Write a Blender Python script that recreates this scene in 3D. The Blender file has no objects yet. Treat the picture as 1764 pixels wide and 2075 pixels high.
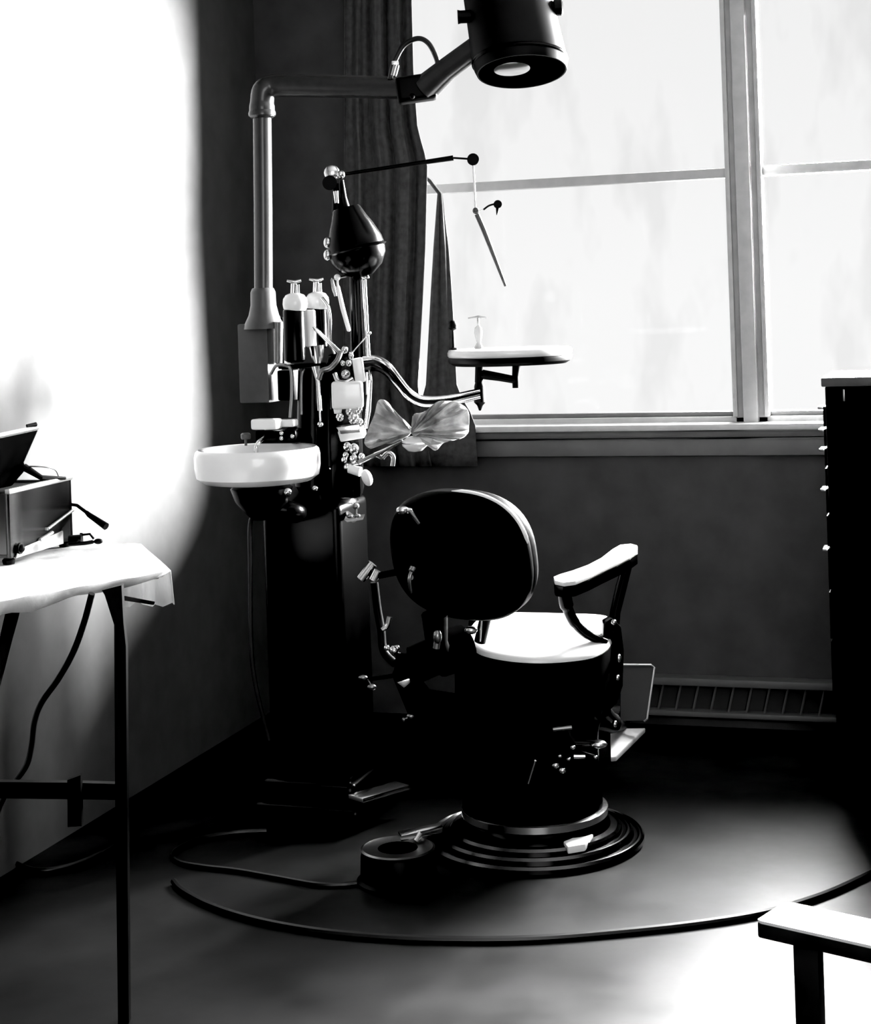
import bpy, bmesh, math, random
from mathutils import Vector, Matrix, noise

random.seed(4)
C = bpy.context.scene.collection
PI = math.pi

# ------------------------------------------------------------------ camera model
F = 3400.0; CU, CV = 882.0, 620.0; H = 1.5
YAW = math.radians(17.5); TH = 0.034
Rv = Vector((math.cos(YAW), math.sin(YAW), 0))
Fv = Vector((-math.sin(YAW), math.cos(YAW), 0))
Zv = Vector((0, 0, 1))
cT, sT = math.cos(TH), math.sin(TH)
O = Vector((0, 0, H))

def ray(u, v):
    a, b = (u - CU) / F, -(v - CV) / F
    return Fv + Rv * (a * cT + b * sT) + Zv * (-a * sT + b * cT)
def P(u, v, d): return O + ray(u, v) * d
def PZ(u, v, z=0.0):
    r = ray(u, v); return O + r * ((z - H) / r.z)
def PY(u, v, y):
    r = ray(u, v); return O + r * (y / r.y)
def PX(u, v, x):
    r = ray(u, v); return O + r * (x / r.x)
def W(lat, d, z): return Rv * lat + Fv * d + Zv * z
def dep(p): return (p - O).dot(Fv)
CAM = Matrix((Rv, Fv, Zv)).transposed().to_4x4()      # frame facing the camera

# ------------------------------------------------------------------ materials
def mat(name, col, rough=0.5, metal=0.0, spec=0.5, nscale=20, namt=0.0, bump=0.0, coat=0.0, transl=0.0):
    m = bpy.data.materials.new(name); m.use_nodes = True
    nt = m.node_tree; b = nt.nodes['Principled BSDF']
    b.inputs['Roughness'].default_value = rough; b.inputs['Metallic'].default_value = metal
    b.inputs['Specular IOR Level'].default_value = spec
    b.inputs['Coat Weight'].default_value = coat; b.inputs['Coat Roughness'].default_value = 0.08
    tc = nt.nodes.new('ShaderNodeTexCoord')
    n = nt.nodes.new('ShaderNodeTexNoise'); n.inputs['Scale'].default_value = nscale; n.inputs['Detail'].default_value = 5
    nt.links.new(tc.outputs['Object'], n.inputs['Vector'])
    cr = nt.nodes.new('ShaderNodeValToRGB')
    lo, hi = col * (1 - namt), col * (1 + namt)
    cr.color_ramp.elements[0].position = .3; cr.color_ramp.elements[1].position = .7
    cr.color_ramp.elements[0].color = (lo, lo, lo, 1); cr.color_ramp.elements[1].color = (hi, hi, hi, 1)
    nt.links.new(n.outputs['Fac'], cr.inputs['Fac']); nt.links.new(cr.outputs['Color'], b.inputs['Base Color'])
    if bump:
        bp = nt.nodes.new('ShaderNodeBump'); bp.inputs['Strength'].default_value = bump; bp.inputs['Distance'].default_value = .01
        nt.links.new(n.outputs['Fac'], bp.inputs['Height']); nt.links.new(bp.outputs['Normal'], b.inputs['Normal'])
    if transl:
        t = nt.nodes.new('ShaderNodeBsdfTranslucent'); t.inputs['Color'].default_value = (col, col, col, 1)
        mx = nt.nodes.new('ShaderNodeMixShader'); mx.inputs[0].default_value = transl
        out = nt.nodes['Material Output']
        nt.links.new(b.outputs[0], mx.inputs[1]); nt.links.new(t.outputs[0], mx.inputs[2]); nt.links.new(mx.outputs[0], out.inputs[0])
    return m

def glass_mat():
    m = bpy.data.materials.new('window_glass'); m.use_nodes = True
    nt = m.node_tree; nt.nodes.clear()
    out = nt.nodes.new('ShaderNodeOutputMaterial')
    tr = nt.nodes.new('ShaderNodeBsdfTransparent'); gl = nt.nodes.new('ShaderNodeBsdfGlossy'); gl.inputs['Roughness'].default_value = .02
    tc = nt.nodes.new('ShaderNodeTexCoord'); n = nt.nodes.new('ShaderNodeTexNoise')
    mp = nt.nodes.new('ShaderNodeMapping'); mp.inputs['Rotation'].default_value = (0, .6, 0); mp.inputs['Scale'].default_value = (3, 1, 1.2)
    n.inputs['Scale'].default_value = 1.6; n.inputs['Detail'].default_value = 3
    nt.links.new(tc.outputs['Object'], mp.inputs['Vector']); nt.links.new(mp.outputs['Vector'], n.inputs['Vector'])
    cr = nt.nodes.new('ShaderNodeValToRGB')
    cr.color_ramp.elements[0].position = .33; cr.color_ramp.elements[0].color = (.95, .95, .95, 1)
    cr.color_ramp.elements[1].position = .47; cr.color_ramp.elements[1].color = (1, 1, 1, 1)
    nt.links.new(n.outputs['Fac'], cr.inputs['Fac']); nt.links.new(cr.outputs['Color'], tr.inputs['Color'])
    mx = nt.nodes.new('ShaderNodeMixShader'); mx.inputs[0].default_value = .005
    nt.links.new(tr.outputs[0], mx.inputs[1]); nt.links.new(gl.outputs[0], mx.inputs[2]); nt.links.new(mx.outputs[0], out.inputs[0])
    return m

M = dict(
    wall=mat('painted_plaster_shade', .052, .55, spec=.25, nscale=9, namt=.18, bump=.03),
    wall_l=mat('painted_plaster_left', .07, .7, spec=.2, nscale=12, namt=.10, bump=.05),
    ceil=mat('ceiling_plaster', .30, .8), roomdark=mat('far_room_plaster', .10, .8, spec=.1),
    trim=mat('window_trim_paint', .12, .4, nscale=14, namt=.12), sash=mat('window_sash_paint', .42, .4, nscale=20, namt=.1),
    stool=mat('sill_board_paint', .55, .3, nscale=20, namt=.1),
    black=mat('black_enamel', .001, .22, spec=.10, nscale=30, namt=.2),
    darkmetal=mat('dark_tarnished_metal', .07, .18, metal=1.0, nscale=30, namt=.1),
    flat=mat('flat_black', .003, 1.0, spec=.0, nscale=30, namt=.2),
    satin=mat('matte_black_enamel', .004, .55, spec=.12, nscale=30, namt=.2),
    blackm=mat('dull_black_iron', .0015, .5, spec=.12, nscale=40, namt=.3),
    leather=mat('black_leather', .001, .5, spec=.05, nscale=60, namt=.3, bump=.05),
    nickel=mat('polished_nickel', .75, .16, metal=1.0, nscale=30, namt=.05),
    nickeld=mat('dulled_nickel', .25, .3, metal=1.0, nscale=30, namt=.1),
    greybox=mat('grey_enamel', .05, .35, nscale=40, namt=.1),
    pole=mat('dark_grey_enamel', .022, .25, spec=.5, nscale=30, namt=.15),
    porcelain=mat('white_porcelain', .85, .2, nscale=8, namt=.03, coat=.4),
    seat=mat('leather_glare_white', .82, .28, nscale=10, namt=.03, coat=.3),  # white stands in for window glare on black leather
    cloth=mat('white_cotton', .85, .9, spec=.1, nscale=60, namt=.04, bump=.1, transl=.25),
    towel=mat('crumpled_cotton', .45, .7, spec=.3, nscale=22, namt=.75, bump=.6, transl=.3),  # strong tone variation imitates the lit and dark folds
    curtain=mat('dark_drapery', .065, .9, spec=.1, nscale=40, namt=.25, bump=.1, transl=.03),
    steel=mat('sterilizer_steel', .16, .25, metal=1.0, nscale=7, namt=.45),
    steell=mat('bright_steel', .7, .3, metal=.8, nscale=12, namt=.1),
    rubber=mat('black_rubber', .006, .35, spec=.4, nscale=40, namt=.2),
    footp=mat('foot_plate_rubber', .42, .5, nscale=30, namt=.1),
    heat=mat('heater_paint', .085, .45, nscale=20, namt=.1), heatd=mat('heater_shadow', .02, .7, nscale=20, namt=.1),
    cab=mat('black_lacquer', .0015, .45, spec=.1, nscale=12, namt=.3), cabtop=mat('cabinet_top_slab', .05, .4, nscale=20, namt=.2),
    bench=mat('dark_bench_wood', .012, .5, spec=.2, nscale=10, namt=.3), benchtop=mat('white_bench_top', .85, .35, nscale=10, namt=.03),
    glass=glass_mat(), jar=mat('pale_glass', .3, .1, nscale=10, namt=.05, transl=.5),
)

# floor: worn dark linoleum with a waxed shine
def floor_mat():
    m = mat('waxed_linoleum', .010, .3, spec=.22, nscale=5, namt=.35, bump=.0)
    nt = m.node_tree; b = nt.nodes['Principled BSDF']
    tc = nt.nodes.new('ShaderNodeTexCoord'); n = nt.nodes.new('ShaderNodeTexNoise'); n.inputs['Scale'].default_value = 4.5; n.inputs['Detail'].default_value = 7
    nt.links.new(tc.outputs['Object'], n.inputs['Vector'])
    mr = nt.nodes.new('ShaderNodeMapRange'); mr.inputs['To Min'].default_value = .37; mr.inputs['To Max'].default_value = .50
    mr.inputs['From Min'].default_value = .3; mr.inputs['From Max'].default_value = .7
    nt.links.new(n.outputs['Fac'], mr.inputs['Value']); nt.links.new(mr.outputs['Result'], b.inputs['Roughness'])
    bp = nt.nodes.new('ShaderNodeBump'); bp.inputs['Strength'].default_value = .08; bp.inputs['Distance'].default_value = .01
    nt.links.new(n.outputs['Fac'], bp.inputs['Height']); nt.links.new(bp.outputs['Normal'], b.inputs['Normal'])
    return m
M['floor'] = floor_mat()

# ------------------------------------------------------------------ mesh helpers
def wl(o):
    p = Vector((0, 0, 0))
    while o is not None:
        p += o.location; o = o.parent
    return p
def obj(name, bm, m, parent=None, sharp=.7):
    bmesh.ops.remove_doubles(bm, verts=bm.verts, dist=1e-5)
    bmesh.ops.recalc_face_normals(bm, faces=bm.faces)
    for f in bm.faces: f.smooth = True
    for e in bm.edges:
        if len(e.link_faces) == 2 and e.calc_face_angle(0) > sharp: e.smooth = False
    if parent is not None:
        off = wl(parent)
        for v in bm.verts: v.co -= off
    me = bpy.data.meshes.new(name); bm.to_mesh(me); bm.free()
    me.materials.append(M[m] if isinstance(m, str) else m)
    o = bpy.data.objects.new(name, me); C.objects.link(o)
    if parent is not None: o.parent = parent
    return o
def tag(o, label, cat, group=None, kind=None):
    o['label'] = label; o['category'] = cat
    if group: o['group'] = group
    if kind: o['kind'] = kind
    return o
def thing(name, label, cat, loc, group=None):
    o = bpy.data.objects.new(name, None); C.objects.link(o); o.empty_display_size = .1
    o.location = loc; return tag(o, label, cat, group)
def single(name, bm, m, label, cat, base, group=None):
    """a thing that is one mesh, its origin at base"""
    base = Vector(base)
    for v in bm.verts: v.co -= base
    o = obj(name, bm, m); o.location = base
    return tag(o, label, cat, group)
def struct(name, bm, m, parent=None):
    o = obj(name, bm, m, parent)
    o['kind'] = 'structure'; return o
def B(): return bmesh.new()

def box(bm, c, s, rot=None, bev=0.0, seg=2):
    Mx = Matrix.Translation(Vector(c)) @ (rot or Matrix()) @ Matrix.Diagonal((s[0], s[1], s[2], 1))
    g = bmesh.ops.create_cube(bm, size=1, matrix=Mx)
    if bev:
        es = set(e for v in g['verts'] for e in v.link_edges)
        bmesh.ops.bevel(bm, geom=list(es), offset=bev, segments=seg, affect='EDGES', profile=.6)
    return bm
def frame(ax):
    ax = ax.normalized()
    t = Vector((0, 0, 1)) if abs(ax.z) < .9 else Vector((1, 0, 0))
    x = t.cross(ax).normalized(); y = ax.cross(x)
    return x, y, ax
def rings(bm, rs, cap=True):
    prev = None; first = last = None
    for r in rs:
        vs = [bm.verts.new(p) for p in r]
        if prev:
            n = len(vs)
            for i in range(n): bm.faces.new((prev[i], prev[(i + 1) % n], vs[(i + 1) % n], vs[i]))
        else: first = vs
        prev = vs; last = vs
    if cap:
        bm.faces.new(first); bm.faces.new(last)
    return bm
def tube(bm, pts, r, seg=10, sq=(1, 1), up=None):
    pts = [Vector(p) for p in pts]; n = len(pts)
    rr = r if isinstance(r, (list, tuple)) else [r] * n
    rs = []; px = None
    for i, p in enumerate(pts):
        t = (pts[min(i + 1, n - 1)] - pts[max(i - 1, 0)]).normalized()
        if up is not None: x = up.cross(t).normalized()
        elif px is None: x = frame(t)[0]
        else: x = (px - t * px.dot(t)).normalized()
        px = x; y = t.cross(x)
        rs.append([p + x * math.cos(a) * rr[i] * sq[0] + y * math.sin(a) * rr[i] * sq[1] for a in [2 * PI * k / seg for k in range(seg)]])
    return rings(bm, rs)
def spl(pts, n=8):
    pts = [Vector(p) for p in pts]; q = [pts[0] * 2 - pts[1]] + pts + [pts[-1] * 2 - pts[-2]]; out = []
    for i in range(1, len(q) - 2):
        for k in range(n):
            t = k / n; a, b, c, d = q[i - 1], q[i], q[i + 1], q[i + 2]
            out.append(.5 * ((2 * b) + (c - a) * t + (2 * a - 5 * b + 4 * c - d) * t * t + (3 * b - a - 3 * c + d) * t ** 3))
    return out + [pts[-1]]
def lathe(bm, prof, c, ax=Vector((0, 0, 1)), seg=32, sx=1, sy=1, lean=None):
    x, y, z = frame(Vector(ax)); c = Vector(c); rs = []
    if lean is not None: z = lean.normalized()
    for r, h in prof:
        r = max(r, .0004)
        rs.append([c + z * h + x * r * sx * math.cos(2 * PI * k / seg) + y * r * sy * math.sin(2 * PI * k / seg) for k in range(seg)])
    return rings(bm, rs)
def ball(bm, c, r, sc=(1, 1, 1), rot=None, seg=16):
    bmesh.ops.create_uvsphere(bm, u_segments=seg, v_segments=max(8, seg // 2), radius=1,
        matrix=Matrix.Translation(Vector(c)) @ (rot or CAM) @ Matrix.Diagonal((r * sc[0], r * sc[1], r * sc[2], 1)))
    return bm
def slab(bm, pts, ext, bev=0.0):
    vs = [bm.verts.new(p) for p in pts]; f = bm.faces.new(vs)
    g = bmesh.ops.extrude_face_region(bm, geom=[f])
    nv = [e for e in g['geom'] if isinstance(e, bmesh.types.BMVert)]
    bmesh.ops.translate(bm, vec=ext, verts=nv)
    if bev:
        es = set(e for v in vs + nv for e in v.link_edges)
        bmesh.ops.bevel(bm, geom=list(es), offset=bev, segments=2, affect='EDGES', profile=.6)
    return bm
def px(n, d): return n * d / F          # pixels to metres at a depth

# ------------------------------------------------------------------ the room
YB = PZ(1500, 1475).y                   # back wall
XL = PZ(258, 1620).x                    # left wall
XR, YF, ZC = XL + 5.2, -1.6, 3.1
WT = .18
wx0 = PY(808, 600, YB).x; wm0 = PY(1488, 600, YB).x; wm1 = PY(1538, 600, YB).x; wx1 = wm1 + (wm0 - wx0)
zs = PY(1400, 846, YB).z                # bottom of the glass
zr = PY(1400, 352, YB).z                # meeting rail
zt = 2.78
print('room', XL, YB, wx0, wm0, wm1, wx1, zs, zr)

bm = B(); box(bm, ((XL + XR) / 2, (YB + YF) / 2, -.05), (XR - XL + .4, YB - YF + .4, .1)); struct('floor', bm, 'floor')
bm = B(); box(bm, ((XL + XR) / 2, (YB + YF) / 2, ZC + .05), (XR - XL + .4, YB - YF + .4, .1)); struct('ceiling', bm, 'ceil')
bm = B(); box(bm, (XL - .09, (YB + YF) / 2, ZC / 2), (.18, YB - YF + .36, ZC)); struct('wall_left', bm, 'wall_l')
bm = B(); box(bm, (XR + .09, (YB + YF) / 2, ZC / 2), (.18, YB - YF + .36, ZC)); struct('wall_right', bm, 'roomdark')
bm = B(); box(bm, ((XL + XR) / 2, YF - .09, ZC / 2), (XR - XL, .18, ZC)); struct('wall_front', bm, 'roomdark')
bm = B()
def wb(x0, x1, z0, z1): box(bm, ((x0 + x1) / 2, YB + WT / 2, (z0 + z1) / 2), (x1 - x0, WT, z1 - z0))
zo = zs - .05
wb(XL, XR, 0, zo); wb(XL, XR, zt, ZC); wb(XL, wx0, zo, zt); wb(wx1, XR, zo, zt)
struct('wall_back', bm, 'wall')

# two double-hung windows with a post between them
def window(name, x0, x1):
    yf = YB + .07
    bm = B(); t = .035
    for xa, xb, za, zb in ((x0, x0 + t, zo, zt), (x1 - t, x1, zo, zt), (x0, x1, zs - .045, zs), (x0, x1, zt - t, zt)):
        box(bm, ((xa + xb) / 2, yf, (za + zb) / 2), (xb - xa, .09, zb - za), bev=.004)
    fr = struct(name, bm, 'sash')
    bm = B(); box(bm, ((x0 + x1) / 2, yf, zr), (x1 - x0 - 2 * t, .05, .034), bev=.004); struct('meeting_rail', bm, 'sash', fr)
    bm = B(); box(bm, ((x0 + x1) / 2, yf, zs + .008), (x1 - x0 - 2 * t, .05, .016), bev=.003); struct('bottom_rail', bm, 'trim', fr)
    for za, zb in ((zs, zr - .017), (zr + .017, zt - t)):
        bm = B(); box(bm, ((x0 + x1) / 2, yf + .01, (za + zb) / 2), (x1 - x0 - 2 * t, .004, zb - za)); struct('pane', bm, 'glass', fr)
    return fr
window('window_1', wx0, wm0 + .02); window('window_2', wm1 - .02, wx1)
bm = B(); box(bm, ((wm0 + wm1) / 2, YB + .02, (zs - .03 + zt) / 2), (.05, .07, zt - zs + .03), bev=.006)
struct('trim_1', bm, 'sash')
for sx in (wm0 - .012, wm1 + .012):
    bm = B(); box(bm, (sx, YB + .03, (zs + zt) / 2), (.016, .06, zt - zs), bev=.003); struct('trim_' + ('2' if sx < wm1 else '3'), bm, 'sash')
# sill board and apron boards
z1 = PY(1400, 862, YB - .06).z
bm = B(); box(bm, ((wx0 + wx1) / 2, YB - .02, z1 - .006), (wx1 - wx0 + .2, .12, .022), bev=.006); struct('trim_4', bm, 'stool')
za = PY(1400, 886, YB - .03).z
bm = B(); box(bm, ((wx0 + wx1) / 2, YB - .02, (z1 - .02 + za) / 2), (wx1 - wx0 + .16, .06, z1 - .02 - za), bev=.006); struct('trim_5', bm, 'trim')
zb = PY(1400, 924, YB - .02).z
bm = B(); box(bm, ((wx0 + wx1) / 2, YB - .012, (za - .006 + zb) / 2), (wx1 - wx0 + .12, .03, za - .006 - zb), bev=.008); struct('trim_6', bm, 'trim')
bm = B(); box(bm, (wx0 - .075, YB - .035, (z1 + zt) / 2), (.12, .07, zt - z1), bev=.006); struct('trim_7', bm, 'trim')  # hidden board added behind the drape to stop sun leaking past

# baseboard heater under the window
hx0, hx1 = PY(1150, 1450, YB - .05).x, PY(1800, 1450, YB - .05).x
hzt, hzb = PY(1500, 1378, YB - .06).z, PY(1500, 1455, YB - .06).z
ht = thing('baseboard_heater', 'long low dark grey heater grille along the wall below the window', 'heater', ((hx0 + hx1) / 2, YB - .03, 0))
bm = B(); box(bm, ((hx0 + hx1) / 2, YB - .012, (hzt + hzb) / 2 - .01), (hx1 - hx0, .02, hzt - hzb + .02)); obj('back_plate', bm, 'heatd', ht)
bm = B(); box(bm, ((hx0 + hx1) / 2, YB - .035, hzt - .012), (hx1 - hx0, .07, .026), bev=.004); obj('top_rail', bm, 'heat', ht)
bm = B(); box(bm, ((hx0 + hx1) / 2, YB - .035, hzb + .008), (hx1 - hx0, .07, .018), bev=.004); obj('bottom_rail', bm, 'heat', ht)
n = int((hx1 - hx0) / .061)
for k in range(n):
    x = hx0 + .03 + k * .061
    bm = B(); tube(bm, [(x - .012, YB - .05, hzb + .01), (x + .012, YB - .05, hzt - .02)], .004, 6); obj('grille_bar', bm, 'heat', ht)

# curtains at the left side of the window
def lerp_tab(tab, v):
    for (a, x), (b, y) in zip(tab, tab[1:]):
        if v <= b: return x + (y - x) * (v - a) / (b - a)
    return tab[-1][1]
def curtain(name, tl, tr, v0, v1, y, amp, nf, label, ph=0):
    bm = B(); nr, nc = 40, 60; g = []
    for i in range(nr + 1):
        v = v0 + (v1 - v0) * i / nr; row = []
        for j in range(nc + 1):
            s = j / nc; u = lerp_tab(tl, v) * (1 - s) + lerp_tab(tr, v) * s
            dy = amp * math.sin(2 * PI * nf * s + ph + .5 * math.sin(v / 300)) + amp * .35 * math.sin(2 * PI * nf * 2.3 * s + 1)
            row.append(bm.verts.new(PY(u, v, y + dy)))
        g.append(row)
    for i in range(nr):
        for j in range(nc): bm.faces.new((g[i][j], g[i][j + 1], g[i + 1][j + 1], g[i + 1][j]))
    r = PY((lerp_tab(tl, v1) + lerp_tab(tr, v1)) / 2, v1, y)
    t = thing(name, label, 'curtain', r, 'drapes at the left of the window')
    o = obj('drape', bm, 'curtain', t)
    md = o.modifiers.new('thick', 'SOLIDIFY'); md.thickness = .003
    a = PY(lerp_tab(tl, v0), v0, y); b = PY(lerp_tab(tr, v0), v0, y)
    bm = B(); tube(bm, [a + Vector((0, 0, .01)), b + Vector((0, 0, .01))], .008); obj('heading', bm, 'curtain', t)
    return t
curtain('curtain', [(-160, 698), (945, 694)], [(-160, 830), (150, 838), (260, 846), (330, 866), (500, 862), (600, 857), (790, 846), (945, 875)], -160, 945, YB - .135, .020, 3.6,
        'wide dark drape hanging at the left of the window behind the dental unit')
curtain('curtain', [(-160, 812), (330, 815), (380, 888), (500, 878), (600, 872), (790, 862), (945, 800)],
        [(-160, 822), (330, 830), (380, 894), (500, 909), (600, 916), (790, 926), (850, 962), (945, 968)], -160, 945, YB - .093, .005, 2.2,
        'narrow dark drape strip right of the bright slit, nearest the window glass', 1)

# ------------------------------------------------------------------ dental unit
UC = PZ(660, 1648)
dU = 4.85
unit = thing('dental_unit', 'tall black pedestal dental unit with white spittoon bowl, lamp arm and instrument tray', 'dental unit', UC)
ux, uy = UC.x, UC.y
bm = B(); box(bm, (ux, uy, .035), (.335, .335, .07), bev=.02, seg=3); box(bm, (ux, uy, .1), (.30, .30, .07), bev=.025, seg=3); base = obj('base', bm, 'black', unit)
bm = B(); box(bm, (ux, uy, .53), (.245, .245, .82), bev=.025, seg=3)
lathe(bm, [(.13, 0), (.12, .02), (.075, .06), (.055, .1)], (ux, uy, .93), seg=24); obj('body', bm, 'black', unit)
bm = B(); tube(bm, [P(632, 985, 4.93), P(632, 900, 4.93), P(634, 738, 4.93)], [.05, .046, .044], 20); obj('column', bm, 'black', unit)
bm = B()
a, b_ = P(705, 1609, 4.80), P(800, 1582, 4.98)
slab(bm, [a, b_, b_ + Vector((.045, 0, -.01)), a + Vector((.045, 0, -.01))], Vector((0, 0, -.014)), .003); obj('foot_plate', bm, 'nickel', base)  # bright nickel strip modelled as the highlight on the base ledge
# drain pipe at the left
bm = B(); tube(bm, spl([P(530, 1040, 4.82), P(508, 1055, 4.84), P(507, 1150, 4.86), P(512, 1350, 4.88), P(545, 1500, 4.92)]), .0065); ring = obj('drain_pipe', bm, 'pole', unit)
# cuspidor
db = 4.72
cz = P(523, 980, db)
bm = B()
lathe(bm, [(.02, -.002), (.10, .0), (.150, .007), (.172, .022), (.177, .05), (.177, .080), (.174, .094), (.166, .101), (.158, .099), (.152, .088), (.13, .055), (.07, .035), (.02, .028)], cz, seg=56)
bowl = obj('spittoon_bowl', bm, 'porcelain', unit); bowl['label'] = 'white porcelain bowl'
bm = B(); lathe(bm, [(.03, -.10), (.045, -.085), (.075, -.05), (.088, -.012), (.07, .0)], cz + Vector((.01, 0, 0)), seg=28)
tube(bm, spl([cz + Vector((.02, .02, -.07)), cz + Vector((.08, .08, -.09)), Vector((ux - .1, uy, cz.z - .12))]), .03); obj('bowl_bracket', bm, 'black', unit)
for (u, v, r) in ((583, 997, 8), (638, 990, 6), (470, 968, 4)):
    bm = B(); ball(bm, P(u, v, 4.57 if u < 600 else 4.7), px(r, 4.6)); obj('knob', bm, 'nickel', unit)
bm = B(); tube(bm, spl([P(541, 866, 4.83), P(537, 884, 4.78), P(527, 893, 4.73), P(520, 903, 4.71), P(518, 918, 4.71)]), [.006] * 32 + [.0045], 10); obj('bowl_faucet', bm, 'nickel', unit)
bm = B(); box(bm, P(540, 859, 4.75), (.078, .05, .03), bev=.008, seg=3); box(bm, P(583, 857, 4.78), (.05, .04, .021), bev=.006, seg=3); obj('tumbler_shelf', bm, 'porcelain', unit)
bm = B(); box(bm, P(566, 884, 4.80), (.125, .06, .038), bev=.006); tube(bm, [P(590, 880, 4.83), P(632, 895, 4.93)], .025); obj('shelf_bracket', bm, 'black', unit)
for (u, v) in ((570, 878), (570, 888), (592, 884)):
    bm = B(); ball(bm, P(u, v, 4.745), px(4.5, 4.7)); obj('knob', bm, 'nickel', unit)
bm = B(); lathe(bm, [(.012, 0), (.014, .004), (.014, .014), (.01, .018)], P(498, 890, 4.76), seg=16); tube(bm, [P(498, 903, 4.76), P(498, 888, 4.76)], .004); obj('water_cap', bm, 'greybox', unit)

# operating light on its pole
dp = 4.97
pole_b, pole_t = P(534, 640, dp), P(531, 232, dp)
bm = B(); tube(bm, [pole_b, P(533, 420, dp), pole_t], .0275, 24); lp = obj('light_pole', bm, 'pole', unit)
bm = B(); bc = P(527, 735, dp + .05)
box(bm, bc, (.096, .105, .235), bev=.006)
lathe(bm, [(.060, -.050), (.057, -.034), (.045, -.010), (.038, .02), (.037, .058), (.033, .068), (.030, .071)], P(534, 632, dp), seg=28)
obj('junction_box', bm, 'greybox', lp)
bm = B(); box(bm, P(572, 690, dp + .02), (.03, .05, .14), bev=.006); box(bm, P(585, 780, dp), (.05, .06, .09), bev=.006); obj('junction_arm', bm, 'blackm', lp)
bm = B(); tube(bm, [P(563, 652, dp - .04), P(563, 735, dp - .03)], [.015, .013], 14); obj('fuse_tube', bm, 'nickeld', lp)
bm = B()
pts = spl([P(531, 236, dp), P(531, 205, dp), P(536, 182, dp), P(560, 174, dp), P(620, 174, 4.94), P(720, 176, 4.89), P(800, 178, 4.85), P(842, 178, 4.82)], 6)
rr = []
for i, p in enumerate(pts):
    s = i / (len(pts) - 1); rr.append(.038 if s < .1 else .036 - .004 * s)
tube(bm, pts, rr, 24)
lathe(bm, [(.030, -.012), (.040, -.004), (.041, .004), (.038, .012)], P(531, 232, dp), seg=24); arm = obj('light_arm', bm, 'pole', unit)
bm = B(); box(bm, P(843, 180, 4.80), (.115, .075, .075), CAM @ Matrix.Rotation(-.10, 4, 'Y'), bev=.014, seg=3)
ball(bm, P(835, 195, 4.75), .008); knk = obj('knuckle', bm, 'blackm', arm)
bm = B(); tube(bm, [P(862, 178, 4.79), P(905, 140, 4.75), P(965, 95, 4.71)], [.040, .033, .031], 24); obj('light_arm', bm, 'pole', unit)
bm = B(); tube(bm, spl([P(790, 160, 4.83), P(798, 128, 4.82), P(818, 92, 4.81), P(846, 78, 4.80), P(868, 88, 4.79), P(884, 118, 4.78), P(888, 140, 4.77)]), .0075); obj('light_cable', bm, 'rubber', arm)
bm = B(); tube(bm, [P(797, 154, 4.80), P(803, 132, 4.80)], .009); box(bm, P(800, 128, 4.80), (.02, .016, .012), CAM, bev=.003); obj('cable_clip', bm, 'nickel', arm)
dl = 4.66
lb, lt = P(1057, 148, dl), P(1012, -90, dl + .075)
la = (lt - lb); ax = P(1040, -90, dl + .085) - lb; L = la.length; R_ = px(96, dl)
bm = B()
lathe(bm, [(R_ * .90, .003), (R_ * .95, .003), (R_ * .99, .02), (R_ * .995, .05), (R_ * .97, .12), (R_ * .93, L * .7), (R_ * .92, L), (R_ * .6, L + .05)], lb, ax, seg=56, lean=la)
lh = obj('lamp_head', bm, 'satin', unit)
lsd = (ax.normalized().cross(Fv)).normalized()
if lsd.dot(Rv) < 0: lsd = -lsd
bm = B(); lathe(bm, [(.002, -.002), (R_ * .5, -.002), (R_ * .92, .003), (R_ * .92, .008)], lb, ax, seg=48); obj('lamp_face', bm, 'flat', lh)
fx = (Fv - ax.normalized() * Fv.dot(ax.normalized())).normalized()
bm = B(); lathe(bm, [(.002, -.006), (R_ * .30, -.0055), (R_ * .38, -.003), (R_ * .38, 0)], lb - lsd * R_ * .22 - fx * R_ * .30, ax, seg=32); obj('lens', bm, 'nickel', lh)  # off-centre nickel disc modelled as the highlight on the lamp face
bm = B(); lathe(bm, [(R_ * 1.0, .028), (R_ * 1.02, .031), (R_ * 1.02, .037), (R_ * 1.0, .04)], lb, ax, seg=56, lean=la); obj('lamp_rim', bm, 'black', lh)
axn = ax.normalized()
sidev = axn.cross(Fv).normalized()
if sidev.dot(Rv) < 0: sidev = -sidev
bm = B(); lathe(bm, [(.016, -.03), (.016, .02), (.022, .022), (.022, .042), (.018, .046)], P(1106, 17, dl), sidev, seg=18); obj('lamp_knob', bm, 'blackm', lh)
bm = B(); lathe(bm, [(.018, -.05), (.018, .010), (.02, .018)], P(940, 34, dl), -sidev, seg=18); obj('lamp_knob', bm, 'blackm', lh)

# two porcelain capped bottles with taps
def bottle(u, vt, vb, d, r, m):
    bm = B(); lathe(bm, [(r * .7, 0), (r, .006), (r, px(vb - vt, d) - .004), (r * .9, px(vb - vt, d))], P(u, vb, d), seg=28)
    o = obj('warmer_bottle', bm, m, unit)
    bm = B(); lathe(bm, [(r * .95, -.004), (r * 1.10, .004), (r * 1.16, .016), (r * 1.10, .030), (r * .85, .041), (r * .45, .046), (r * .3, .047)], P(u, vt, d), seg=28); obj('bottle_cap', bm, 'porcelain', o)
    bm = B(); tube(bm, [P(u - 4, vt - 28, d), P(u - 3, vt - 52, d)], .0085); tube(bm, [P(u + 5, vt - 28, d), P(u + 4, vt - 50, d)], .006)
    tube(bm, [P(u - 17, vt - 58, d), P(u, vt - 55, d), P(u + 12, vt - 59, d)], [.004, .0065, .004]); obj('bottle_tap', bm, 'nickel', o)
    return o
bottle(598, 627, 734, 4.76, px(22, 4.76), 'black')
bottle(643, 624, 706, 4.84, px(21, 4.82), 'black')
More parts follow.
